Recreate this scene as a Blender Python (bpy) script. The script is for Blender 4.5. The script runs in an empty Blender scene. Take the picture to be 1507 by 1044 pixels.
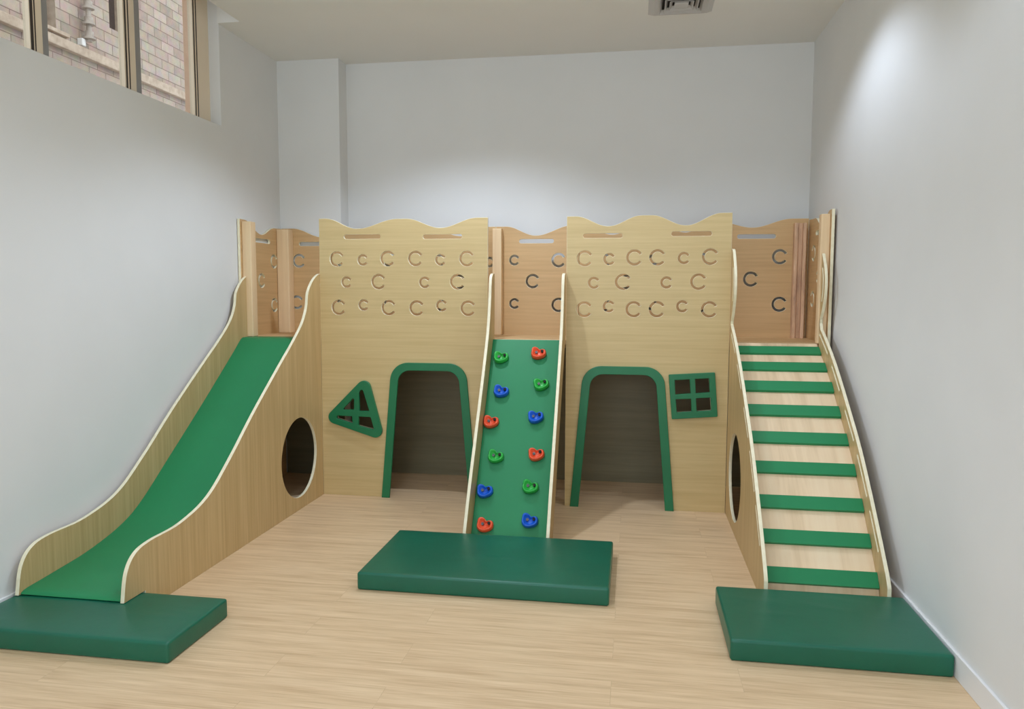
import bpy, bmesh, math, random
from mathutils import Vector, Matrix
random.seed(7)
D = bpy.data; SC = bpy.context.scene; COL = SC.collection

# ------------------------------------------------------------------ helpers
def lin(r, g, b):
    f = lambda c: (c/255/12.92) if c/255 <= .04045 else ((c/255+.055)/1.055)**2.4
    return (f(r), f(g), f(b), 1)

def mat(name, col, rough=.5, spec=.5, metal=0.0):
    m = D.materials.new(name); m.use_nodes = True
    b = m.node_tree.nodes['Principled BSDF']
    b.inputs['Base Color'].default_value = col
    b.inputs['Roughness'].default_value = rough
    b.inputs['Specular IOR Level'].default_value = spec
    b.inputs['Metallic'].default_value = metal
    return m

def nodes(m): return m.node_tree.nodes, m.node_tree.links, m.node_tree.nodes['Principled BSDF']

def wood(name, c1, c2, scale, rough=.45, detail=5, c3=None, big=.35, spec=.4):
    """veneer: streaks stretched along the axis with the small scale"""
    m = mat(name, c1, rough, spec); n, l, b = nodes(m)
    tc = n.new('ShaderNodeTexCoord'); mp = n.new('ShaderNodeMapping')
    mp.inputs['Scale'].default_value = scale
    l.new(tc.outputs['Object'], mp.inputs['Vector'])
    a = n.new('ShaderNodeTexNoise'); a.inputs['Scale'].default_value = 1; a.inputs['Detail'].default_value = detail
    a.inputs['Roughness'].default_value = .65
    l.new(mp.outputs['Vector'], a.inputs['Vector'])
    mp2 = n.new('ShaderNodeMapping'); mp2.inputs['Scale'].default_value = [s*.22 for s in scale]
    l.new(tc.outputs['Object'], mp2.inputs['Vector'])
    a2 = n.new('ShaderNodeTexNoise'); a2.inputs['Scale'].default_value = 1; a2.inputs['Detail'].default_value = 2
    l.new(mp2.outputs['Vector'], a2.inputs['Vector'])
    mx = n.new('ShaderNodeMix'); mx.data_type = 'FLOAT'; mx.inputs[0].default_value = big
    l.new(a.outputs['Fac'], mx.inputs[2]); l.new(a2.outputs['Fac'], mx.inputs[3])
    r = n.new('ShaderNodeValToRGB')
    r.color_ramp.elements[0].position = .34; r.color_ramp.elements[0].color = c2
    r.color_ramp.elements[1].position = .66; r.color_ramp.elements[1].color = c1
    if c3:
        e = r.color_ramp.elements.new(.5); e.color = c3
    l.new(mx.outputs[0], r.inputs['Fac']); l.new(r.outputs['Color'], b.inputs['Base Color'])
    bp = n.new('ShaderNodeBump'); bp.inputs['Strength'].default_value = .06; bp.inputs['Distance'].default_value = .002
    l.new(a.outputs['Fac'], bp.inputs['Height']); l.new(bp.outputs['Normal'], b.inputs['Normal'])
    return m

def noisy(name, c1, c2, scale=8, rough=.5, bump=.0, bscale=200, spec=.5):
    m = mat(name, c1, rough, spec); n, l, b = nodes(m)
    tc = n.new('ShaderNodeTexCoord'); a = n.new('ShaderNodeTexNoise'); a.inputs['Scale'].default_value = scale
    a.inputs['Detail'].default_value = 4
    l.new(tc.outputs['Object'], a.inputs['Vector'])
    r = n.new('ShaderNodeValToRGB'); r.color_ramp.elements[0].color = c2; r.color_ramp.elements[1].color = c1
    r.color_ramp.elements[0].position = .3; r.color_ramp.elements[1].position = .7
    l.new(a.outputs['Fac'], r.inputs['Fac']); l.new(r.outputs['Color'], b.inputs['Base Color'])
    if bump:
        c = n.new('ShaderNodeTexNoise'); c.inputs['Scale'].default_value = bscale; c.inputs['Detail'].default_value = 3
        l.new(tc.outputs['Object'], c.inputs['Vector'])
        bp = n.new('ShaderNodeBump'); bp.inputs['Strength'].default_value = bump; bp.inputs['Distance'].default_value = .004
        l.new(c.outputs['Fac'], bp.inputs['Height']); l.new(bp.outputs['Normal'], b.inputs['Normal'])
    return m

def tag(o, label, cat, group=None):
    o['label'] = label; o['category'] = cat
    if group: o['group'] = group
    return o

def thing(name, label, cat, loc, group=None):
    o = D.objects.new(name, None); COL.objects.link(o); o.location = loc
    o.empty_display_size = .1
    return tag(o, label, cat, group)

WORLD = {}                                   # accumulated world origin per object
def link(name, me, mats, parent=None, origin=None, smooth=None, label=None):
    """me holds WORLD coordinates; shift it to sit about its own origin"""
    for m in mats: me.materials.append(m)
    if origin is None:
        xs = [v.co for v in me.vertices]
        lo = Vector([min(c[i] for c in xs) for i in range(3)]); hi = Vector([max(c[i] for c in xs) for i in range(3)])
        origin = Vector(((lo.x+hi.x)/2, (lo.y+hi.y)/2, lo.z))
    origin = Vector(origin)
    me.transform(Matrix.Translation(-origin))
    o = D.objects.new(name, me); COL.objects.link(o)
    WORLD[o.name] = origin
    if parent is not None:
        o.parent = parent
        po = WORLD.get(parent.name, parent.location)
        o.location = origin - Vector(po)
    else:
        o.location = origin
    if smooth is not None:
        for p in me.polygons: p.use_smooth = True
        me.set_sharp_from_angle(angle=math.radians(smooth))
    if label: o['label'] = label
    return o

def struct(name, me, mats, **k):
    o = link(name, me, mats, **k)
    if o.parent is None: o['kind'] = 'structure'
    return o

def bm_mesh(bm, name='m'):
    me = D.meshes.new(name); bmesh.ops.recalc_face_normals(bm, faces=bm.faces[:]); bm.to_mesh(me); bm.free(); return me

def add_box(bm, lo, hi, bevel=0, seg=2, mi=0):
    lo, hi = Vector(lo), Vector(hi)
    r = bmesh.ops.create_cube(bm, size=1); vs = r['verts']
    for v in vs: v.co = Vector([lo[i]+(v.co[i]+.5)*(hi[i]-lo[i]) for i in range(3)])
    fs = {f for v in vs for f in v.link_faces}
    for f in fs: f.material_index = mi
    if bevel:
        es = list({e for v in vs for e in v.link_edges})
        r = bmesh.ops.bevel(bm, geom=es, offset=bevel, segments=seg, profile=.5, affect='EDGES')
        for f in r['faces']: f.material_index = mi

def boxes(*bs, bevel=0, seg=2):
    bm = bmesh.new()
    for b in bs: add_box(bm, b[0], b[1], bevel, seg, b[2] if len(b) > 2 else 0)
    return bm_mesh(bm)

def add_cyl(bm, p, q, r, r2=None, n=20, mi=0):
    p, q = Vector(p), Vector(q); d = q-p
    M = Matrix.Translation((p+q)/2) @ d.to_track_quat('Z', 'Y').to_matrix().to_4x4()
    g = bmesh.ops.create_cone(bm, cap_ends=True, segments=n, radius1=r, radius2=r if r2 is None else r2, depth=d.length, matrix=M)
    for f in {f for v in g['verts'] for f in v.link_faces}: f.material_index = mi

def plate(outline, holes, axis, a, b, bev=.0012):
    """closed 2-D outline with holes, extruded between a and b along axis.
    axis 'y': (u,v) -> (x,z); axis 'x': (u,v) -> (y,z). Face material 0, rim 1"""
    cu = D.curves.new('tmp', 'CURVE'); cu.dimensions = '2D'; cu.fill_mode = 'BOTH'
    cu.extrude = abs(b-a)/2 - bev; cu.bevel_depth = bev; cu.bevel_resolution = 0; cu.offset = -bev
    for pts in [outline]+list(holes):
        s = cu.splines.new('POLY'); s.points.add(len(pts)-1); s.use_cyclic_u = True
        for p, q in zip(s.points, pts): p.co = (q[0], q[1], 0, 1)
    o = D.objects.new('tmp', cu); COL.objects.link(o)
    dg = bpy.context.evaluated_depsgraph_get(); dg.update()
    me = D.meshes.new_from_object(o.evaluated_get(dg))
    D.objects.remove(o); D.curves.remove(cu)
    me.materials.clear()
    bm = bmesh.new(); bm.from_mesh(me); D.meshes.remove(me)
    bmesh.ops.remove_doubles(bm, verts=bm.verts[:], dist=1e-6)
    c = (a+b)/2
    for f in bm.faces: f.material_index = 0 if abs(f.normal.z) > .9 else 1; f.smooth = False
    for v in bm.verts:
        u, w, t = v.co
        v.co = (u, c+t, w) if axis == 'y' else (c+t, u, w)
    return bm_mesh(bm)

def rounded(poly, radii, n=10):
    out = []; N = len(poly)
    if not hasattr(radii, '__len__'): radii = [radii]*N
    for i in range(N):
        p = Vector(poly[i]); a = Vector(poly[i-1]); b = Vector(poly[(i+1) % N]); r = radii[i]
        if r <= 0: out.append(tuple(p)); continue
        u = (a-p).normalized(); w = (b-p).normalized()
        ang = math.acos(max(-1, min(1, u.dot(w)))); d = r/math.tan(ang/2)
        d = min(d, .49*(a-p).length, .49*(b-p).length); r = d*math.tan(ang/2)
        c = p+(u+w).normalized()*(r/math.sin(ang/2))
        s = p+u*d-c; e = p+w*d-c
        tot = s.angle_signed(e)
        for k in range(n+1):
            t = -tot*k/n; cs, sn = math.cos(t), math.sin(t)
            out.append((c.x+s.x*cs-s.y*sn, c.y+s.x*sn+s.y*cs))
    return out

def spline(pts, n=8):
    """Catmull-Rom through the points"""
    P = [Vector(p) for p in pts]; P = [2*P[0]-P[1]]+P+[2*P[-1]-P[-2]]; out = []
    for i in range(1, len(P)-2):
        for k in range(n):
            t = k/n; a, b, c, d = P[i-1], P[i], P[i+1], P[i+2]
            out.append(tuple(.5*((2*b)+(c-a)*t+(2*a-5*b+4*c-d)*t*t+(3*b-a-3*c+d)*t**3)))
    out.append(tuple(P[-2])); return out

def offset(pts, d):
    """shift an open polyline to its left by d"""
    out = []
    for i, p in enumerate(pts):
        a = Vector(pts[max(0, i-1)]); b = Vector(pts[min(len(pts)-1, i+1)]); t = (b-a).normalized()
        out.append((p[0]-t.y*d, p[1]+t.x*d))
    return out

def circle(cx, cy, r, n=48): return [(cx+r*math.cos(2*math.pi*k/n), cy+r*math.sin(2*math.pi*k/n)) for k in range(n)]

def c_slot(cx, cz, R, w=.016, gap=62, n=26):
    a0, a1 = math.radians(gap*.45), math.radians(360-gap*.55)
    o = [(cx+R*math.cos(a0+(a1-a0)*k/n), cz+R*math.sin(a0+(a1-a0)*k/n)) for k in range(n+1)]
    i = [(cx+(R-w)*math.cos(a0+(a1-a0)*k/n), cz+(R-w)*math.sin(a0+(a1-a0)*k/n)) for k in range(n, -1, -1)]
    return o+i

def pill(x0, x1, z, h=.03): return rounded([(x0, z-h/2), (x0, z+h/2), (x1, z+h/2), (x1, z-h/2)], h*.49, 6)

def wave(knots, step=.012):
    """top edge through (u, z) crest/trough knots, eased by a half cosine between them"""
    out = []
    for (u0, z0), (u1, z1) in zip(knots, knots[1:]):
        n = max(1, int(abs(u1-u0)/step)) if abs(z1-z0) > 1e-4 else 1
        for k in range(n):
            t = k/n; out.append((u0+(u1-u0)*t, z0+(z1-z0)*(.5-.5*math.cos(math.pi*t))))
    out.append(knots[-1]); return out

RB, RS = .0515, .0385
def cs(lst): return [c_slot(x, z, RB if k == 'b' else RS) for x, z, k in lst]

# ------------------------------------------------------------------ materials
M = {}
M['wall'] = noisy('wall_paint', (.77, .77, .755, 1), (.75, .75, .735, 1), 3, .75, .05, 300, .2)
M['ceiling'] = noisy('ceiling_paint', (.82, .81, .77, 1), (.80, .79, .75, 1), 2, .85, .03, 300, .1)
M['skirting'] = mat('skirting_white', (.82, .82, .82, 1), .4)
M['veneer_h'] = wood('veneer_facade', lin(214, 190, 138), lin(197, 172, 120), (1.6, 8, 62), .42)
M['veneer_v'] = wood('veneer_side', lin(208, 180, 130), lin(182, 152, 102), (8, 55, 1.4), .42)
M['veneer_back'] = wood('veneer_back', lin(214, 178, 128), lin(196, 160, 112), (1.6, 8, 50), .45)
M['veneer_end'] = wood('veneer_end_panel', lin(214, 178, 128), lin(196, 160, 112), (8, 1.6, 50), .45)
M['edge'] = noisy('ply_edge', lin(246, 238, 208), lin(236, 226, 192), 30, .5)
M['back_board'] = wood('darkened_back_board', lin(134, 126, 98), lin(116, 108, 82), (1.6, 8, 30), .5)  # board colour darkened to put shade into the crawl space
M['post'] = wood('pine_post', lin(242, 214, 172), lin(228, 196, 152), (30, 30, 1.5), .5)
M['post_dark'] = wood('rough_post', lin(236, 200, 166), lin(166, 130, 112), (24, 24, 4), .6, c3=lin(214, 176, 142))
M['deck'] = wood('deck_ply', lin(222, 188, 140), lin(206, 170, 122), (2, 40, 8), .45)
M['tread'] = wood('tread_ply', lin(240, 218, 184), lin(216, 188, 150), (16, 1.0, 1.0), .45, c3=lin(234, 208, 172))
M['green'] = noisy('green_laminate', lin(38, 137, 86), lin(35, 131, 82), 2, .46, .02, 120, spec=.36)
M['green_paint'] = noisy('green_paint', lin(24, 118, 74), lin(21, 111, 69), 6, .4)
M['mat'] = noisy('green_vinyl', lin(12, 100, 76), lin(11, 94, 71), 4, .36, .10, 26)
M['alu'] = noisy('beige_aluminium', lin(240, 224, 200), lin(234, 217, 192), 4, .4)
M['alu_shade'] = mat('shaded_frame_side', lin(150, 148, 146), .4)  # grey painted for the frame side that lies in shade
M['dark'] = mat('dark_rubber', lin(62, 52, 46), .6)
M['vent'] = mat('vent_enamel', lin(196, 192, 188), .4)
M['duct'] = mat('recess_shade_black', lin(24, 22, 21), .8)  # black standing in for shade inside the vent and the hold holes
M['steel'] = mat('steel', (.6, .6, .6, 1), .3, metal=1)
M['pipe'] = noisy('pipe_grey', lin(196, 186, 176), lin(150, 138, 128), 12, .35)
M['reveal'] = noisy('outer_reveal', lin(236, 204, 178), lin(226, 192, 166), 10, .8)
M['stone'] = noisy('stone_trim', lin(206, 188, 170), lin(176, 156, 138), 20, .8)
M['glass_dark'] = mat('dark_glass', lin(70, 58, 58), .3)

def glass():
    m = D.materials.new('window_glass'); m.use_nodes = True; n = m.node_tree.nodes; l = m.node_tree.links; n.clear()
    o = n.new('ShaderNodeOutputMaterial'); t = n.new('ShaderNodeBsdfTransparent'); g = n.new('ShaderNodeBsdfGlossy')
    g.inputs['Roughness'].default_value = .03; t.inputs['Color'].default_value = (.93, .94, .93, 1)
    x = n.new('ShaderNodeMixShader'); x.inputs[0].default_value = .05
    l.new(t.outputs[0], x.inputs[1]); l.new(g.outputs[0], x.inputs[2]); l.new(x.outputs[0], o.inputs[0])
    return m
M['glass'] = glass()

def brick():
    m = mat('pale_blockwork', lin(200, 180, 165), .9, .2); n, l, b = nodes(m)
    tc = n.new('ShaderNodeTexCoord'); sp = n.new('ShaderNodeSeparateXYZ'); cb = n.new('ShaderNodeCombineXYZ')
    l.new(tc.outputs['Object'], sp.inputs[0]); l.new(sp.outputs['Y'], cb.inputs['X']); l.new(sp.outputs['Z'], cb.inputs['Y'])
    k = n.new('ShaderNodeTexBrick'); k.inputs['Scale'].default_value = 1
    k.inputs['Brick Width'].default_value = .20; k.inputs['Row Height'].default_value = .088
    k.inputs['Mortar Size'].default_value = .0045; k.inputs['Mortar Smooth'].default_value = .3
    k.inputs['Color1'].default_value = lin(200, 180, 164); k.inputs['Color2'].default_value = lin(176, 154, 138)
    k.inputs['Mortar'].default_value = lin(140, 116, 104)
    l.new(cb.outputs[0], k.inputs['Vector'])
    a = n.new('ShaderNodeTexNoise'); a.inputs['Scale'].default_value = 14; a.inputs['Detail'].default_value = 6
    l.new(tc.outputs['Object'], a.inputs['Vector'])
    x = n.new('ShaderNodeMix'); x.data_type = 'RGBA'; x.blend_type = 'OVERLAY'; x.inputs[0].default_value = .35
    l.new(k.outputs['Color'], x.inputs[6]); l.new(a.outputs['Color'], x.inputs[7])
    h = n.new('ShaderNodeHueSaturation'); h.inputs['Saturation'].default_value = .8
    l.new(x.outputs[2], h.inputs['Color']); h.inputs['Value'].default_value = .9; l.new(h.outputs[0], b.inputs['Base Color'])
    return m
M['brick'] = brick()

def floor_mat():
    m = mat('oak_vinyl', lin(200, 170, 130), .42, .35); n, l, b = nodes(m)
    tc = n.new('ShaderNodeTexCoord')
    k = n.new('ShaderNodeTexBrick'); k.inputs['Scale'].default_value = 1
    k.inputs['Brick Width'].default_value = 1.25; k.inputs['Row Height'].default_value = .17
    k.inputs['Mortar Size'].default_value = .0009; k.inputs['Mortar Smooth'].default_value = 0
    k.inputs['Color1'].default_value = (.0, .0, .0, 1); k.inputs['Color2'].default_value = (1, 1, 1, 1); k.inputs['Mortar'].default_value = (.5, .5, .5, 1)
    k.offset_frequency = 2; k.offset = .37
    l.new(tc.outputs['Object'], k.inputs['Vector'])
    sh = n.new('ShaderNodeVectorMath'); sh.operation = 'MULTIPLY_ADD'; sh.inputs[1].default_value = (5, 9, 0)
    l.new(k.outputs['Color'], sh.inputs[0]); l.new(tc.outputs['Object'], sh.inputs[2])
    mp = n.new('ShaderNodeMapping'); mp.inputs['Scale'].default_value = (1.5, 26, 1); l.new(sh.outputs[0], mp.inputs['Vector'])
    a = n.new('ShaderNodeTexNoise'); a.inputs['Scale'].default_value = 1; a.inputs['Detail'].default_value = 7; a.inputs['Roughness'].default_value = .62
    l.new(mp.outputs[0], a.inputs['Vector'])
    mp2 = n.new('ShaderNodeMapping'); mp2.inputs['Scale'].default_value = (6, 150, 1); l.new(sh.outputs[0], mp2.inputs['Vector'])
    a2 = n.new('ShaderNodeTexNoise'); a2.inputs['Scale'].default_value = 1; a2.inputs['Detail'].default_value = 3
    l.new(mp2.outputs[0], a2.inputs['Vector'])
    x0 = n.new('ShaderNodeMix'); x0.data_type = 'FLOAT'; x0.inputs[0].default_value = .35
    l.new(a.outputs['Fac'], x0.inputs[2]); l.new(a2.outputs['Fac'], x0.inputs[3])
    r = n.new('ShaderNodeValToRGB'); e = r.color_ramp.elements
    e[0].position = .33; e[0].color = lin(196, 163, 124); e[1].position = .66; e[1].color = lin(232, 204, 166)
    e2 = e.new(.5); e2.color = lin(218, 188, 149)
    l.new(x0.outputs[0], r.inputs['Fac'])
    x = n.new('ShaderNodeMix'); x.data_type = 'RGBA'; x.blend_type = 'MULTIPLY'
    l.new(k.outputs['Fac'], x.inputs[0]); l.new(r.outputs['Color'], x.inputs[6]); x.inputs[7].default_value = (.86, .84, .82, 1)
    l.new(x.outputs[2], b.inputs['Base Color'])
    return m
M['floor'] = floor_mat()

# ------------------------------------------------------------------ the room
XL, XR, YB, ZC, YF = -.55, 3.285, .71, 3.10, -6.4
struct('floor', boxes(((XL-.3, YF-.2, -.1), (XR+.2, YB+.2, 0))), [M['floor']], origin=(0, 0, 0))
ZW, YJ, YE = 2.462, -.235, -3.2                       # window: sill height, near jamb, far jamb
struct('wall_left', boxes(((XL-.24, YF, 0), (XL, YB+.2, ZW)), ((XL-.24, YJ, ZW), (XL, YB+.2, 3.45)),
                          ((XL-.24, YF, ZW), (XL, YE, 3.45)), ((XL-.24, YE, 3.38), (XL, YJ, 3.45))), [M['wall']], origin=(XL, 0, 0))
struct('wall_right', boxes(((XR, YF, 0), (XR+.2, YB+.2, 3.45))), [M['wall']], origin=(XR, 0, 0))
struct('wall_back', boxes(((XL, YB, 0), (XR, YB+.2, 3.45)), ((XL, .56, 0), (-.068, YB, ZC))), [M['wall']], origin=(0, YB, 0))
struct('wall_front', boxes(((XL-.3, YF-.2, 0), (XR+.2, YF, .65)), ((XL-.3, YF-.2, 2.85), (XR+.2, YF, 3.45)),
                           ((XL-.3, YF-.2, .65), (-.2, YF, 2.85)), ((3.0, YF-.2, .65), (XR+.2, YF, 2.85))), [M['wall']], origin=(0, YF, 0))  # opening cut for the added rear window
rear = struct('added_rear_window', boxes(((-.2, YF-.08, .65), (3.0, YF-.03, .69)), ((-.2, YF-.08, 2.81), (3.0, YF-.03, 2.85)), *[((x, YF-.08, .69), (x+.04, YF-.03, 2.81)) for x in (-.2, .85, 1.91, 2.96)]), [M['alu']])  # unseen window added behind the camera to dress the fill light
for x0, x1 in ((-.16, .85), (.89, 1.91), (1.95, 2.96)):
    link('glass_pane', boxes(((x0, YF-.058, .69), (x1, YF-.052, 2.81))), [M['glass']], rear)
struct('ceiling', boxes(((-.395, YF, ZC), (XR, YB, 3.45)), ((XL, YJ-.015, ZC), (-.395, YB, 3.45)), ((XL, YF, ZC), (-.395, YE, 3.45)),
                        ((XL-.3, YF-.2, 3.45), (XR+.2, YB+.2, 3.55))), [M['ceiling']], origin=(0, 0, ZC))
struct('baseboard_right', boxes(((XR-.012, YF, 0), (XR, -.1, .091)), bevel=.003), [M['skirting']])
struct('baseboard_left', boxes(((XL, YF, 0), (XL+.012, -.1, .091)), bevel=.003), [M['skirting']])

# window_1: sliding sashes in a beige aluminium frame
gx = XL-.085
win = struct('window_1', boxes(((gx-.06, YE, ZW), (gx+.01, YJ, ZW+.03)), ((gx-.06, YE, 3.34), (gx+.01, YJ, 3.38)),
                               ((gx-.06, YE, ZW+.03), (gx+.01, YE+.05, 3.34)), bevel=.003), [M['alu']])
def mullion(y0, y1, lines, grey):
    bs = [((gx-.02, y0, ZW+.03), (gx+.012, y1, 3.34), 0)]
    for a, b in lines: bs.append(((gx+.0115, a, ZW+.03), (gx+.0135, b, 3.34), 1))
    if grey: bs.append(((gx-.018, y1, ZW+.03), (gx+.006, y1+grey, 3.34), 2))  # grey box paints the shaded side of the stile
    link('window_frame', boxes(*bs), [M['alu'], M['dark'], M['alu_shade']], win)
mullion(-1.715, -1.640, [(-1.710, -1.694), (-1.686, -1.680)], .042)
mullion(-1.066, -.972, [(-1.056, -1.044), (-1.030, -1.022)], .052)
mullion(-.412, YJ, [(-.404, -.394), (-.378, -.369)], 0)
struct('trim_2', boxes(((XL-.245, YJ-.004, ZW), (gx-.03, YJ, 3.36))), [M['reveal']])
for y0, y1 in ((YE+.05, -1.715), (-1.598, -1.066), (-.92, -.412)):
    link('glass_pane', boxes(((gx-.012, y0, ZW+.03), (gx-.006, y1, 3.34))), [M['glass']], win)

# neighbouring building across a narrow lane
NX = -2.4
nb = thing('stone_building', 'pale blockwork building with stone ledge seen outside the high window', 'building', (NX-.2, 1, 0))
holes = [rounded([(.30, 3.43), (.30, 4.6), (.60, 4.6), (.60, 3.43)], 0), rounded([(1.225, 3.66), (1.225, 4.7), (1.50, 4.7), (1.50, 3.66)], 0)]
link('wall', plate([(-2.5, 0), (-2.5, 6.5), (5, 6.5), (5, 0)], holes, 'x', NX-.2, NX, .001), [M['brick'], M['stone']], nb)
link('ledge', boxes(((NX, -2.5, 3.30), (NX+.05, 5, 3.375)), bevel=.006), [M['stone']], nb)
link('window_sill', boxes(((NX, .26, 3.40), (NX+.04, .70, 3.43)), bevel=.004), [M['stone']], nb)
for y0, y1, z0, z1 in ((.30, .60, 3.43, 4.6), (1.225, 1.50, 3.66, 4.7)):
    link('window', boxes(((NX-.19, y0, z0), (NX-.15, y1, z1))), [M['glass_dark']], nb, label='dark recessed window')
PX, PY = NX+.065, .885
bm = bmesh.new()
add_cyl(bm, (PX, PY, 3.43), (PX, PY, 5.2), .020)
pm = link('downpipe', bm_mesh(bm), [M['pipe']], nb, smooth=40, label='pale grey downpipe with flanged collars')
for z in (3.45, 3.565, 3.69):
    bm = bmesh.new(); add_cyl(bm, (PX, PY, z), (PX, PY, z+.014), .046); add_cyl(bm, (PX, PY, z+.014), (PX, PY, z+.06), .033)
    link('collar', bm_mesh(bm), [M['pipe']], pm, smooth=40)
tag(link('outdoor_lamp', boxes(((NX, .82, 3.385), (NX+.05, .865, 3.445)), bevel=.008), [M['skirting']], nb), '', '')
o = D.objects['outdoor_lamp']; o.name = 'junction_box'; del o['label']; del o['category']
lane = struct('trim_1', boxes(((-14, -8, -.3), (XL-.3, 10, -.1))), [M['stone']], origin=(0, 0, -.1))

# ceiling vent: concentric square louvres
vc = (2.345, -.17)
vent = thing('air_vent', 'white square ceiling vent with concentric louvres', 'vent', (vc[0], vc[1], ZC))
def ring(bm, h0, h1, z0, z1, t=.003):
    for (p, q, zz) in ((h0, h1, 0), (h0-t, h1-t, 0)):
        pass
    v = []
    for h, z in ((h0, z0), (h1, z1), (h1-t, z1), (h0-t, z0)):
        v.append([bm.verts.new((vc[0]+sx*h, vc[1]+sy*h, z)) for sx, sy in ((-1, -1), (1, -1), (1, 1), (-1, 1))])
    for a, b in ((0, 1), (1, 2), (2, 3), (3, 0)):
        for k in range(4): bm.faces.new((v[a][k], v[a][(k+1) % 4], v[b][(k+1) % 4], v[b][k]))
link('backing', boxes(((vc[0]-.155, vc[1]-.155, ZC-.004), (vc[0]+.155, vc[1]+.155, ZC))), [M['duct']], vent, label='black plate standing in for the shade inside the duct')  # flat black plate paints the shade between the louvres
bm = bmesh.new(); ring(bm, .155, .19, ZC-.022, ZC-.001, .03); link('outer_frame', bm_mesh(bm), [M['vent']], vent)
for h in (.122, .092, .064):
    bm = bmesh.new(); ring(bm, h-.009, h+.005, ZC-.005, ZC-.028); link('louvre', bm_mesh(bm), [M['vent']], vent)
link('centre_plate', boxes(((vc[0]-.040, vc[1]-.040, ZC-.028), (vc[0]+.040, vc[1]+.040, ZC-.005)), bevel=.004), [M['vent']], vent)

# ------------------------------------------------------------------ the castle
ZP = 1.09; YK = .53                                    # deck height, back panels
castle = thing('play_castle', 'wooden play castle with two wavy-topped towers, arched doorways and raised deck', 'play structure', (1.35, .25, 0))
T = .018
def door(cx, w0, w1, z1, r):  # trapezoid with rounded head, open at the floor
    return rounded([(cx-w0, 0), (cx-w1, z1), (cx+w1, z1), (cx+w0, 0)], [0, r, r, 0])
FL = [(.124,1.616,'b'),(.305,1.608,'s'),(.478,1.617,'b'),(.669,1.616,'b'),(.84,1.607,'s'),(1.016,1.614,'b'),(.189,1.461,'s'),(.413,1.464,'b'),(.73,1.459,'s'),(.953,1.463,'b'),(.131,1.291,'b'),(.307,1.308,'s'),(.482,1.291,'b'),(.675,1.29,'b'),(.845,1.306,'s'),(1.023,1.29,'b')]
FR = [(1.784,1.612,'b'),(1.939,1.607,'s'),(2.096,1.616,'b'),(2.239,1.616,'b'),(2.401,1.611,'s'),(2.561,1.619,'b'),(1.843,1.457,'s'),(2.027,1.463,'b'),(2.297,1.459,'s'),(2.493,1.464,'b'),(1.784,1.288,'b'),(1.939,1.307,'s'),(2.096,1.29,'b'),(2.241,1.291,'b'),(2.397,1.31,'s'),(2.562,1.292,'b')]
def facade(x0, x1, top, dcx, holes):
    di = [(dcx-.290, 0), (dcx-.216, .885), (dcx+.216, .885), (dcx+.290, 0)]
    di = rounded(di, [0, .09, .09, 0])
    out = [(x0, 0)]+wave(top)+[(x1, 0)]+di[::-1]
    return plate(out, holes, 'y', 0, T)
tri = rounded([(.331, .843), (.4515, .389), (.012, .524)], [.048, .048, .045])
tri_hole = [(.108,.556),(.140,.588),(.243,.692),(.280,.735),(.302,.737),(.345,.593),(.378,.463),(.266,.489),(.223,.503),(.109,.536)]
sq = [(2.32,.879),(2.604,.899),(2.626,.62),(2.345,.596)]
sq_hole = [(2.358,.846),(2.483,.8555),(2.568,.861),(2.587,.658),(2.498,.650),(2.375,.639)]
fa = link('facade_panel', facade(0, 1.155, [(0,1.885),(.045,1.885),(.268,1.815),(.545,1.877),(.608,1.877),(.838,1.815),(1.085,1.878),(1.155,1.878)], .754,
     cs(FL)+[pill(.175,.43,1.7625), pill(.72,.985,1.758), tri_hole]), [M['veneer_h'], M['edge']], castle, label='left tower front with triangular window')
fb = link('facade_panel', facade(1.668, 2.687, [(1.668,1.877),(1.725,1.877),(1.93,1.813),(2.135,1.878),(2.20,1.878),(2.41,1.813),(2.625,1.887),(2.687,1.887)], 2.036,
     cs(FR)+[pill(1.771,2.02,1.754), pill(2.32,2.568,1.7615), sq_hole]), [M['veneer_h'], M['edge']], castle, label='right tower front with square window')
for panel, cx in ((fa, .754), (fb, 2.036)):
    oo = door(cx, .333, .254, .925, .125)
    ii = rounded([(cx-.278, 0), (cx-.204, .873), (cx+.204, .873), (cx+.278, 0)], [0, .085, .085, 0])
    link('door_frame', plate(oo+ii[::-1], [], 'y', -.016, 0, .002), [M['green_paint'], M['green_paint']], panel, label='green arched doorway frame')
tp = [rounded([(.152,.597),(.237,.684),(.235,.60)], .006, 4), rounded([(.272,.716),(.284,.735),(.300,.735),(.343,.593),(.273,.591)], .005, 4),
      rounded([(.112,.556),(.223,.554),(.223,.505),(.111,.537)], .005, 4), rounded([(.267,.554),(.352,.552),(.376,.465),(.266,.491)], .008, 4)]
link('window_frame', plate(tri, tp, 'y', -.022, 0, .002), [M['green_paint'], M['green_paint']], fa, label='green triangular window frame with cross bars')
sp = [[(2.358,.846),(2.450,.853),(2.458,.763),(2.364,.754)], [(2.483,.856),(2.568,.861),(2.575,.773),(2.490,.765)],
      [(2.367,.724),(2.461,.730),(2.466,.648),(2.375,.640)], [(2.491,.733),(2.580,.740),(2.587,.658),(2.498,.651)]]
link('window_frame', plate(rounded(sq, .006, 3), [rounded(s, .003, 3) for s in sp], 'y', -.022, 0, .002), [M['green_paint'], M['green_paint']], fb, label='tilted green square window frame with four panes')

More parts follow.
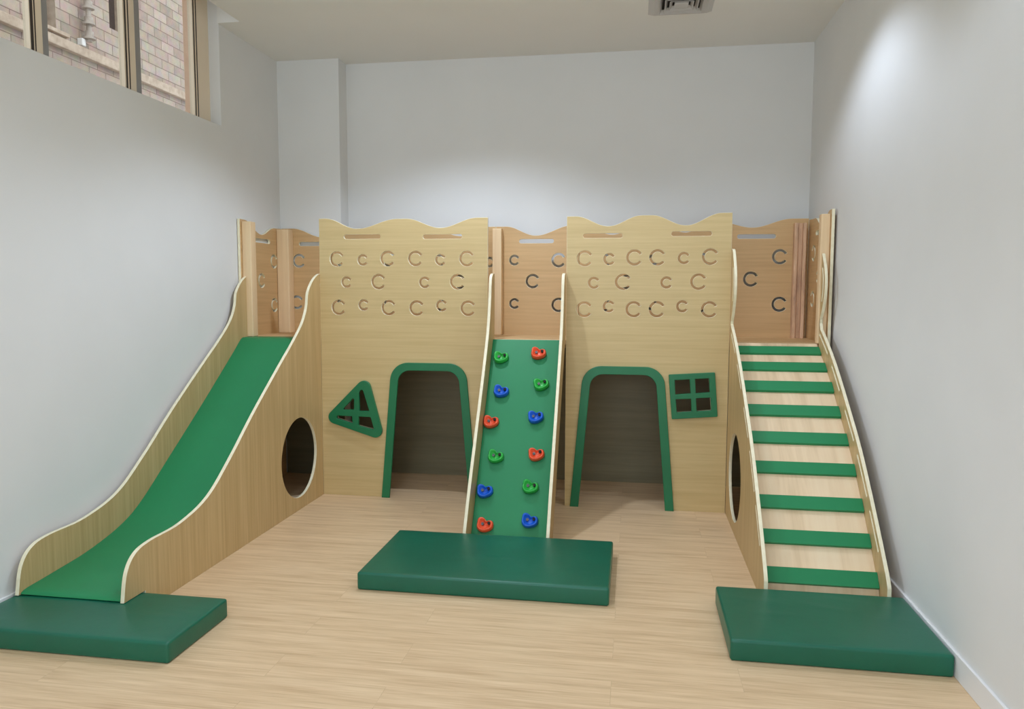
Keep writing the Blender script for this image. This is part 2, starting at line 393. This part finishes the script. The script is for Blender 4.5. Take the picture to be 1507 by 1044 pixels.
# back and end panels
BK1 = [(-.392,1.627,'b'),(-.416,1.316,'b'),(-.22,1.475,'s'),(-.06,1.62,'s'),(-.06,1.31,'s'),(.13,1.47,'b'),(.32,1.625,'b'),(.32,1.316,'b'),(.50,1.47,'s'),(.68,1.62,'b'),(.68,1.31,'b'),(.85,1.47,'b'),(1.063,1.612,'s'),(1.063,1.31,'s')]
BK2 = [(1.246,1.625,'s'),(1.379,1.475,'b'),(1.247,1.314,'s'),(1.564,1.624,'b'),(1.566,1.306,'b'),(1.72,1.47,'s'),(1.88,1.62,'b'),(1.88,1.31,'b'),(2.05,1.47,'b'),(2.22,1.62,'s'),(2.22,1.31,'s'),(2.40,1.47,'b'),(2.55,1.62,'b'),(2.55,1.31,'b'),(3.07,1.64,'b'),(2.884,1.489,'b'),(3.076,1.318,'b')]
link('back_panel', plate([(-.527, 1.0)]+wave([(-.527,1.868),(-.44,1.868),(-.20,1.80),(.03,1.862),(.10,1.862),(.33,1.80),(.56,1.862),(.62,1.862),(.85,1.80),(1.06,1.864),(1.11,1.864)])+[(1.11, 1.0)],
     cs(BK1)+[pill(-.389,-.14,1.752), pill(.20,.45,1.752), pill(.72,.97,1.752)], 'y', YK, YK+T), [M['veneer_back'], M['edge']], castle)
link('back_panel', plate([(1.112, 1.0)]+wave([(1.112,1.864),(1.185,1.864),(1.40,1.798),(1.66,1.868),(1.72,1.868),(1.94,1.80),(2.18,1.88),(2.24,1.88),(2.44,1.81),(2.62,1.88),(2.66,1.88),(2.885,1.838),(3.14,1.895),(3.25,1.895)])+[(3.25, 1.0)],
     cs(BK2)+[pill(1.28,1.529,1.759), pill(2.05,2.30,1.765), pill(2.786,3.04,1.778)], 'y', YK, YK+T), [M['veneer_back'], M['edge']], castle)
EL = [(.401,1.617,'b'),(.209,1.475,'b'),(.395,1.297,'b'),(.06,1.62,'s'),(.06,1.30,'s')]
ER = [(.374,1.655,'b'),(.24,1.50,'s'),(.367,1.357,'b'),(.10,1.63,'b'),(.10,1.33,'b')]
link('end_panel', plate([(-.08, 0)]+wave([(-.08,1.885),(-.02,1.885),(.22,1.80),(.42,1.862),(YK,1.866)])+[(YK, 0)], cs(EL)+[pill(.08,.345,1.757)], 'x', XL+.004, -.528), [M['veneer_end'], M['edge']], castle, label='end panel along the left wall')
link('end_panel', plate([(-.065, 0)]+wave([(-.065,1.895),(-.02,1.895),(.17,1.815),(.36,1.88),(YK,1.885)])+[(YK, 0)], cs(ER)+[pill(.13,.33,1.782)], 'x', 3.251, 3.269), [M['veneer_end'], M['edge']], castle, label='end panel along the right wall')
link('deck', boxes(((-.527, T+.002, ZP-.03), (3.25, YK-.001, ZP)), bevel=.002), [M['deck']], castle)
def post(x0, x1, y0, y1, z0, z1, m='post'): link('post', boxes(((x0, y0, z0), (x1, y1, z1)), bevel=.004), [M[m]], castle)
link('back_board', boxes(((-.06, .685, 0), (3.25, .705, 1.04)), ((-.527, .54, 0), (-.06, .555, 1.04)), bevel=.001), [M['back_board']], castle, label='guessed plywood back, darkened for the shade inside the crawl space')  # guessed board, its dark colour helps keep the crawl space dark
post(-.526, -.435, .445, YK-.001, ZP, 1.855)
post(1.098, 1.163, .462, YK-.001, ZP, 1.845)
post(-.527, -.462, -.058, .012, ZP, 1.868)
post(3.197, 3.250, -.042, .014, ZP, 1.868)
# doubled rough post in the right corner
link('post', boxes(((3.150, .475, ZP), (3.172, YK-.001, 1.862)), ((3.172, .50, ZP), (3.205, YK-.001, 1.862)), ((3.205, .475, ZP), (3.226, YK-.001, 1.862)), bevel=.002), [M['post_dark']], castle, label='rough dark-streaked corner post')
for x in (.012, 1.085, 1.69, 2.62): post(x, x+.055, T+.003, .07, ZP, 1.74)
for x in (.56, 2.13): post(x, x+.05, T+.003, .065, ZP, 1.70)

# ------------------------------------------------------------------ slide
SLP = [(.0,1.516),(-.035,1.508),(-.09,1.482),(-.14,1.445),(-.19,1.385),(-.215,1.29),(-.285,1.192),(-.425,1.080),(-.60,.958),(-.93,.722),(-1.20,.512),(-1.42,.368),(-1.66,.306),(-1.88,.298),(-1.985,.275),(-2.045,.21),(-2.070,.10),(-2.070,.088)]
edge = spline(SLP, 6)
slide = thing('slide', 'green indoor slide with curvy wooden sides against the left wall', 'slide', (-.26, -1, 0))
out = [(0, 0)]+edge+[(-1.93, .088), (-1.93, 0)]
outl = [(-.060, 0)]+[p for p in out[1:] if p[0] < -.0601 or p[1] < .05]; outl = [(-.060, 0), (-.060, 1.497)]+[p for p in edge if p[0] < -.0605]+[(-1.93, .088), (-1.93, 0)]
def sp_panel(x0, x1, holes, lab): return link('side_panel', plate(outl if x1 < -.1 else out, holes, 'x', x0, x1), [M['veneer_v'], M['edge']], slide, label=lab)
sp_panel(-.52, -.502, [], None)
sp_panel(-.018, 0, [circle(-.362, .338, .256)], 'side panel with round crawl hole')
SF = spline([(-.002,1.089),(-.10,1.089),(-.155,1.077),(-.272,.985),(-.64,.707),(-.983,.458),(-1.24,.275),(-1.41,.195),(-1.644,.142),(-1.88,.118),(-2.02,.107)], 8)
sf = SF+[(-2.045,.103),(-2.058,.097),(-2.062,.0915),(-2.056,.0875),(-2.02,.0885)]
low = [p for p in offset(SF, .014)][::-1]
link('slide_bed', plate(sf+[p for p in low if p[0] > -2.0], [], 'x', -.5015, -.0185, .001), [M['green'], M['green']], slide, smooth=30, label='smooth green sliding surface')

# ------------------------------------------------------------------ climbing ramp
ramp = thing('climbing_ramp', 'green climbing ramp with coloured holds leaning between the two towers', 'climbing ramp', (1.42, -.4, 0))
RP = spline([(.0,1.516),(-.045,1.514),(-.085,1.492),(-.105,1.44),(-.12,1.355),(-.165,1.2),(-.235,1.06),(-.40,.80),(-.57,.545),(-.74,.29),(-.885,.045),(-.905,0)], 6)
Ba, Bb = Vector((-.055, 1.09)), Vector((-.745, 0)); Bt = (Bb-Ba).normalized(); Bn = Vector((Bt.y, -Bt.x))
if Bn.x > 0: Bn = -Bn
rout = RP+[(-.70, 0), (-.03, 1.06), (-.002, 1.06)]
for x0, x1 in ((1.182, 1.200), (1.646, 1.664)):
    link('side_panel', plate(rout, [], 'x', x0, x1), [M['veneer_v'], M['edge']], ramp)
bo = [tuple(Ba), tuple(Bb), tuple(Bb-Bn*.0+Vector((.022, 0))), tuple(Ba+Vector((.03, -.02))), (-.002, 1.07), (-.002, 1.09)]
link('board', plate(bo, [], 'x', 1.2005, 1.6455, .001), [M['green'], M['edge']], ramp)
bmf = boxes(((1.2005, -.002, -.001), (1.6455, 0, 0)))
# green face skin of the board
bm = bmesh.new(); n3 = Vector((0, Bn.x, Bn.y)); a3 = Vector((0, Ba.x, Ba.y)); b3 = Vector((0, Bb.x, Bb.y))
vs = []
for off in (.0005, .003):
    for x, p in ((1.201, a3), (1.645, a3), (1.645, b3), (1.201, b3)):
        q = p+n3*off; q.z = max(q.z, .0005); vs.append(bm.verts.new((x, q.y, q.z)))
for f in ((0,1,2,3), (4,5,6,7), (0,1,5,4), (1,2,6,5), (2,3,7,6), (3,0,4,7)): bm.faces.new([vs[i] for i in f])
link('green_surface', bm_mesh(bm), [M['green']], ramp, label='green climbing surface')
D.meshes.remove(bmf)

COLS = {'g': mat('hold_green', lin(48, 178, 72), .35), 'r': mat('hold_orange', lin(240, 92, 54), .35), 'b': mat('hold_blue', lin(24, 96, 206), .35)}
CN = {'g': 'green', 'r': 'orange', 'b': 'blue'}
for c in COLS.values():
    c.node_tree.nodes['Principled BSDF'].inputs['Specular IOR Level'].default_value = .45
def hold_mesh():
    """heart-shaped cup: u to the right, v up the board, w away from it"""
    bm = bmesh.new(); N = 40; rings = []
    def r(t):
        top = math.exp(-((t-math.pi/2+.12)/.38)**2)            # notch at the top
        lobes = .16*math.exp(-((t-math.pi*.25)/.42)**2)+.22*math.exp(-((t-math.pi*.76)/.42)**2)
        low = .10*math.exp(-((t-math.pi*1.5)/.5)**2)
        return .042*(1-.36*top+lobes+low*0+.06*math.cos(3*t))
    prof = [(1.00, 0, 0), (1.06, .010, .1), (1.08, .5, 1), (1.0, .85, 1), (.90, 1.0, 1), (.80, .95, 1), (.66, .62, 1), (.46, .40, .6), (.24, .32, .4)]
    for (s, h, k) in prof:
        row = []
        for i in range(N):
            t = 2*math.pi*i/N; H = .030+.014*k*max(0, -math.sin(t))+.004*math.cos(2*t)
            rr = r(t)*s
            row.append(bm.verts.new((rr*math.cos(t)*1.04, rr*math.sin(t)*.90, H*h)))
        rings.append(row)
    for a, b in zip(rings, rings[1:]):
        for i in range(N): bm.faces.new((a[i], a[(i+1) % N], b[(i+1) % N], b[i]))
    bm.faces.new(rings[-1]); bm.faces.new(rings[0][::-1])
    return bm_mesh(bm, 'hold')
HM = {}
ux = Vector((1, 0, 0)); vv = Vector((0, -Bt.x, -Bt.y)); ww = n3
R0 = Matrix((ux, vv, ww)).transposed().to_4x4()
holds = [(1.267,0.138,'g'),(1.504,0.105,'r'),(1.537,0.322,'g'),(1.29,0.375,'b'),(1.519,0.541,'b'),(1.247,0.581,'r'),(1.298,0.802,'g'),(1.54,0.78,'r'),(1.519,0.98,'g'),(1.255,1.017,'b'),(1.531,1.179,'b'),(1.276,1.216,'r')]
base = hold_mesh()
hole_plug = bmesh.new(); add_cyl(hole_plug, (.024, .014, .010), (.024, .014, .031), .0085, n=14); plugm = bm_mesh(hole_plug, 'hole_plug')  # solid black plug paints the shade of a hole in the hold
plugm.materials.append(M['duct'])
cap = bmesh.new(); add_cyl(cap, (-.013, .004, .008), (-.013, .004, .0205), .0085, n=14); capm = bm_mesh(cap, 'screw'); capm.materials.append(mat('screw_head', (.10, .10, .10, 1), .45, metal=.3))
meshes = {}
for k, m in COLS.items():
    me = base.copy(); me.materials.append(m)
    for p in me.polygons: p.use_smooth = True
    meshes[k] = me
for i, (x, s, k) in enumerate(holds):
    p = Vector((x, Ba.x+Bt.x*s, Ba.y+Bt.y*s)); p += n3*.003
    o = D.objects.new('climbing_hold', meshes[k]); COL.objects.link(o); o.parent = ramp
    Rz = Matrix.Rotation(random.uniform(-.22, .22), 4, 'Z')
    o.matrix_local = Matrix.Translation(p-ramp.location) @ R0 @ Rz
    o['label'] = CN[k]+' heart-shaped climbing hold'
    for nm, me in (('hole_shade', plugm), ('screw', capm)):
        c = D.objects.new(nm, me); COL.objects.link(c); c.parent = o

# ------------------------------------------------------------------ stair ladder
stair = thing('step_ramp', 'arched wooden step ramp with green rungs against the right wall', 'climbing ramp', (2.95, -.7, 0))
PR = spline([(.0,1.215),(-.22,1.110),(-.445,.980),(-.745,.772),(-.95,.616),(-1.18,.400),(-1.375,.200),(-1.435,.128),(-1.443,.10)], 8)
BUMP = spline([(.0,1.665),(-.035,1.655),(-.085,1.60),(-.135,1.52),(-.15,1.44),(-.135,1.36),(-.09,1.28),(-.035,1.222)], 6)
sout = [(0, 0)]+BUMP+PR[1:]+[(-1.443, 0)]
def along(ya, yb, d0, d1):
    seg = [p for p in PR if yb <= p[0] <= ya]
    a = offset(PR, d0); b = offset(PR, d1)
    ia = [i for i, p in enumerate(PR) if yb <= p[0] <= ya]
    return [a[i] for i in ia]+[b[i] for i in ia][::-1]
# PR runs downwards and forwards, so its left side is outside the arch: use negative offsets to stay inside
def fine(ya, yb, d0, d1):
    A = spline([p for p in PR[::4]], 24)
    a = offset(A, d0); b = offset(A, d1); ia = [i for i, p in enumerate(A) if yb <= p[0] <= ya]
    return [a[i] for i in ia]+[b[i] for i in ia][::-1]
INS = 1 if offset(PR, .05)[20][1] < PR[20][1] else -1
slots = [fine(ya, yb, INS*.026, INS*.040) for ya, yb in ((-.075,-.29),(-.385,-.575),(-.69,-.875),(-.94,-1.125),(-1.175,-1.325))]
hand = [(p[0]+.028, p[1]) for p in BUMP if 1.345 < p[1] < 1.55]; hand = hand+[(p[0]+.022, p[1]) for p in hand][::-1]
soutr = [(-.052, 0)]+[p for p in BUMP if p[0] < -.054]+[(-.052, 1.222)]+[p for p in PR if p[0] < -.056]+[(-1.443, 0)]
for x0, x1 in ((2.689, 2.706), (3.205, 3.222)):
    link('side_panel', plate(sout if x0 < 3 else soutr, slots+[hand]+([circle(-.385, .325, .256)] if x0 < 3 else []), 'x', x0, x1), [M['veneer_v'], M['edge']], stair,
         label='side panel with grab slots'+(' and round crawl hole' if x0 < 3 else ''))
A = spline(PR[::4], 8)
d = .118
ba = offset(A, INS*d); bb = offset(A, INS*(d+.012))
ba = [(min(p[0], -.001), p[1]) for p in ba]; bb = [(min(p[0], -.001), p[1]) for p in bb]
ba = [p for p in ba if p[1] > .09]; bb = [p for p in bb if p[1] > .09]
ba = [(-.001, 1.086), (-.02, 1.086)]+[p for p in ba if p[1] < 1.08 and p[0] < -.03]; bb = [(-.001, 1.072), (-.016, 1.072)]+[p for p in bb if p[1] < 1.066 and p[0] < -.026]
link('curved_board', plate(ba+[(ba[-1][0]-.03, .004), (bb[-1][0]-.03, .004)]+bb[::-1], [], 'x', 2.7065, 3.2045, .0008), [M['tread'], M['tread']], stair, smooth=30)
rungs = [((-.069,1.069),(-.140,1.033)),((-.226,.987),(-.296,.948)),((-.394,.894),(-.460,.848)),((-.556,.781),(-.622,.735)),((-.725,.662),(-.786,.615)),((-.887,.538),(-.938,.490)),((-1.033,.401),(-1.086,.351)),((-1.167,.270),(-1.218,.218)),((-1.300,.134),(-1.350,.076))]
for a, b in rungs:
    a, b = Vector(a), Vector(b); t = (b-a).normalized(); n = Vector((t.y, -t.x))
    if n.x > 0: n = -n
    # face tilts a little upward so its lower lip stands proud of the board
    b = b-t*.004; p = [a+n*.004, b+n*.0, b-n*.0185, a-n*.0185]
    me = plate([tuple(q) for q in p], [], 'x', 2.7075, 3.2035, .0008)
    for poly in me.polygons:
        nn = Vector((poly.normal.y, poly.normal.z)); cc = Vector((poly.center.y, poly.center.z))
        poly.material_index = 0 if nn.length > .5 and abs(nn.normalized().dot(n)) > .8 and (cc-(a+b)/2).dot(n) > 0 else (0 if (cc-(a+b)/2).dot(t) > .3*(b-a).length else 1)
    link('rung', me, [M['green'], M['edge']], stair, label='green rung across the board')

# ------------------------------------------------------------------ floor mats
def floor_mat_obj(x0, x1, y0, y1, h, label):
    bm = bmesh.new(); nx, ny = 48, 26; top = []
    rnd = random.Random(int(x0*1000)+5)
    wr = [(rnd.uniform(x0, x1), rnd.uniform(y0, y1), rnd.uniform(-.5, .5), rnd.uniform(.05, .14)) for _ in range(9)]
    add_box(bm, (x0, y0, 0), (x1, y1, h), .011, 4)
    me = bm_mesh(bm); bm = bmesh.new(); bm.from_mesh(me); D.meshes.remove(me)
    bmesh.ops.subdivide_edges(bm, edges=[e for e in bm.edges if e.calc_length() > .2], cuts=30, use_grid_fill=True)
    for v in bm.verts:
        if v.co.z > h*.9:
            px = (v.co.x-x0)/(x1-x0); py = (v.co.y-y0)/(y1-y0)
            puff = (max(0, 1-(2*px-1)**6)*max(0, 1-(2*py-1)**6))
            v.co.z += .003*puff
            for wx, wy, wa, wl in wr:
                u = (v.co.x-wx)*math.cos(wa)+(v.co.y-wy)*math.sin(wa); w = -(v.co.x-wx)*math.sin(wa)+(v.co.y-wy)*math.cos(wa)
                v.co.z += puff*.0014*math.exp(-(u/wl)**2-(w/.018)**2)
    me = bm_mesh(bm)
    return tag(link('floor_mat', me, [M['mat']], smooth=60), label, 'mat', 'padded floor mats')
floor_mat_obj(-.535, .392, -2.36, -1.935, .083, 'dark green padded mat at the bottom of the slide')
floor_mat_obj(.832, 2.008, -1.563, -.911, .084, 'dark green padded mat in the middle, below the climbing ramp')
floor_mat_obj(2.479, 3.270, -1.985, -1.447, .084, 'dark green padded mat below the step ramp by the right wall')

# ------------------------------------------------------------------ light
def spot(x, y, e, ang=112, blend=.35, r=.05, col=(1, .96, .90)):
    L = D.lights.new('downlight', 'SPOT'); L.energy = e; L.spot_size = math.radians(ang); L.spot_blend = blend
    L.shadow_soft_size = r; L.color = col
    o = D.objects.new('downlight', L); COL.objects.link(o); o.location = (x, y, ZC-.03); return o
WB = (.73, .83, 1.0)
for x, y, e in ((1.0, -.62, 110), (2.66, -.8, 40), (1.0, -2.42, 36), (2.6, -2.42, 18), (1.0, -4.07, 28), (2.6, -4.07, 16)):
    spot(x, y, e, 131, .5, col=WB)
for y in (-1.5, -3.2): spot(.4, y, 7, 131, .5, col=WB)
L = D.lights.new('rear_fill', 'AREA'); L.shape = 'RECTANGLE'; L.size = 3.1; L.size_y = 2.1; L.energy = 78; L.color = (.70, .82, 1)  # added fill light behind the camera, no known source there
o = D.objects.new('rear_fill', L); COL.objects.link(o); o.location = (1.4, YF-.14, 1.75); o.rotation_euler = (math.radians(90), 0, 0)
L = D.lights.new('sun', 'SUN'); L.energy = 1.2; L.angle = math.radians(2); L.color = (1, .95, .88)
o = D.objects.new('sun', L); COL.objects.link(o); o.rotation_euler = (Vector((-1, .25, -.75))).to_track_quat('-Z', 'Y').to_euler()
w = D.worlds.new('sky'); SC.world = w; w.use_nodes = True
bg = w.node_tree.nodes['Background']; bg.inputs['Color'].default_value = (.86, .93, 1, 1); bg.inputs['Strength'].default_value = 1.6

# ------------------------------------------------------------------ camera
f, yaw, pitch, roll = 1109.58, .1599, .0833, .0023
cam = D.cameras.new('camera'); cam.sensor_fit = 'HORIZONTAL'; cam.sensor_width = 36; cam.lens = f*36/1507
cam.clip_start = .05
co = D.objects.new('camera', cam); COL.objects.link(co)
fw = Vector((-math.sin(yaw)*math.cos(pitch), math.cos(yaw)*math.cos(pitch), -math.sin(pitch)))
r0 = Vector((math.cos(yaw), math.sin(yaw), 0)); u0 = r0.cross(fw)
r = r0*math.cos(roll)+u0*math.sin(roll); u = -r0*math.sin(roll)+u0*math.cos(roll)
co.matrix_world = Matrix.Translation((2.0972, -4.8449, 1.4)) @ Matrix((r, u, -fw)).transposed().to_4x4()
SC.camera = co
SC.view_settings.view_transform = 'Standard'; SC.view_settings.look = 'None'; SC.view_settings.gamma = 1
SC.view_settings.use_curve_mapping = False; SC.view_settings.exposure = -0.09
SC.cycles.max_bounces = 10; SC.cycles.diffuse_bounces = 6
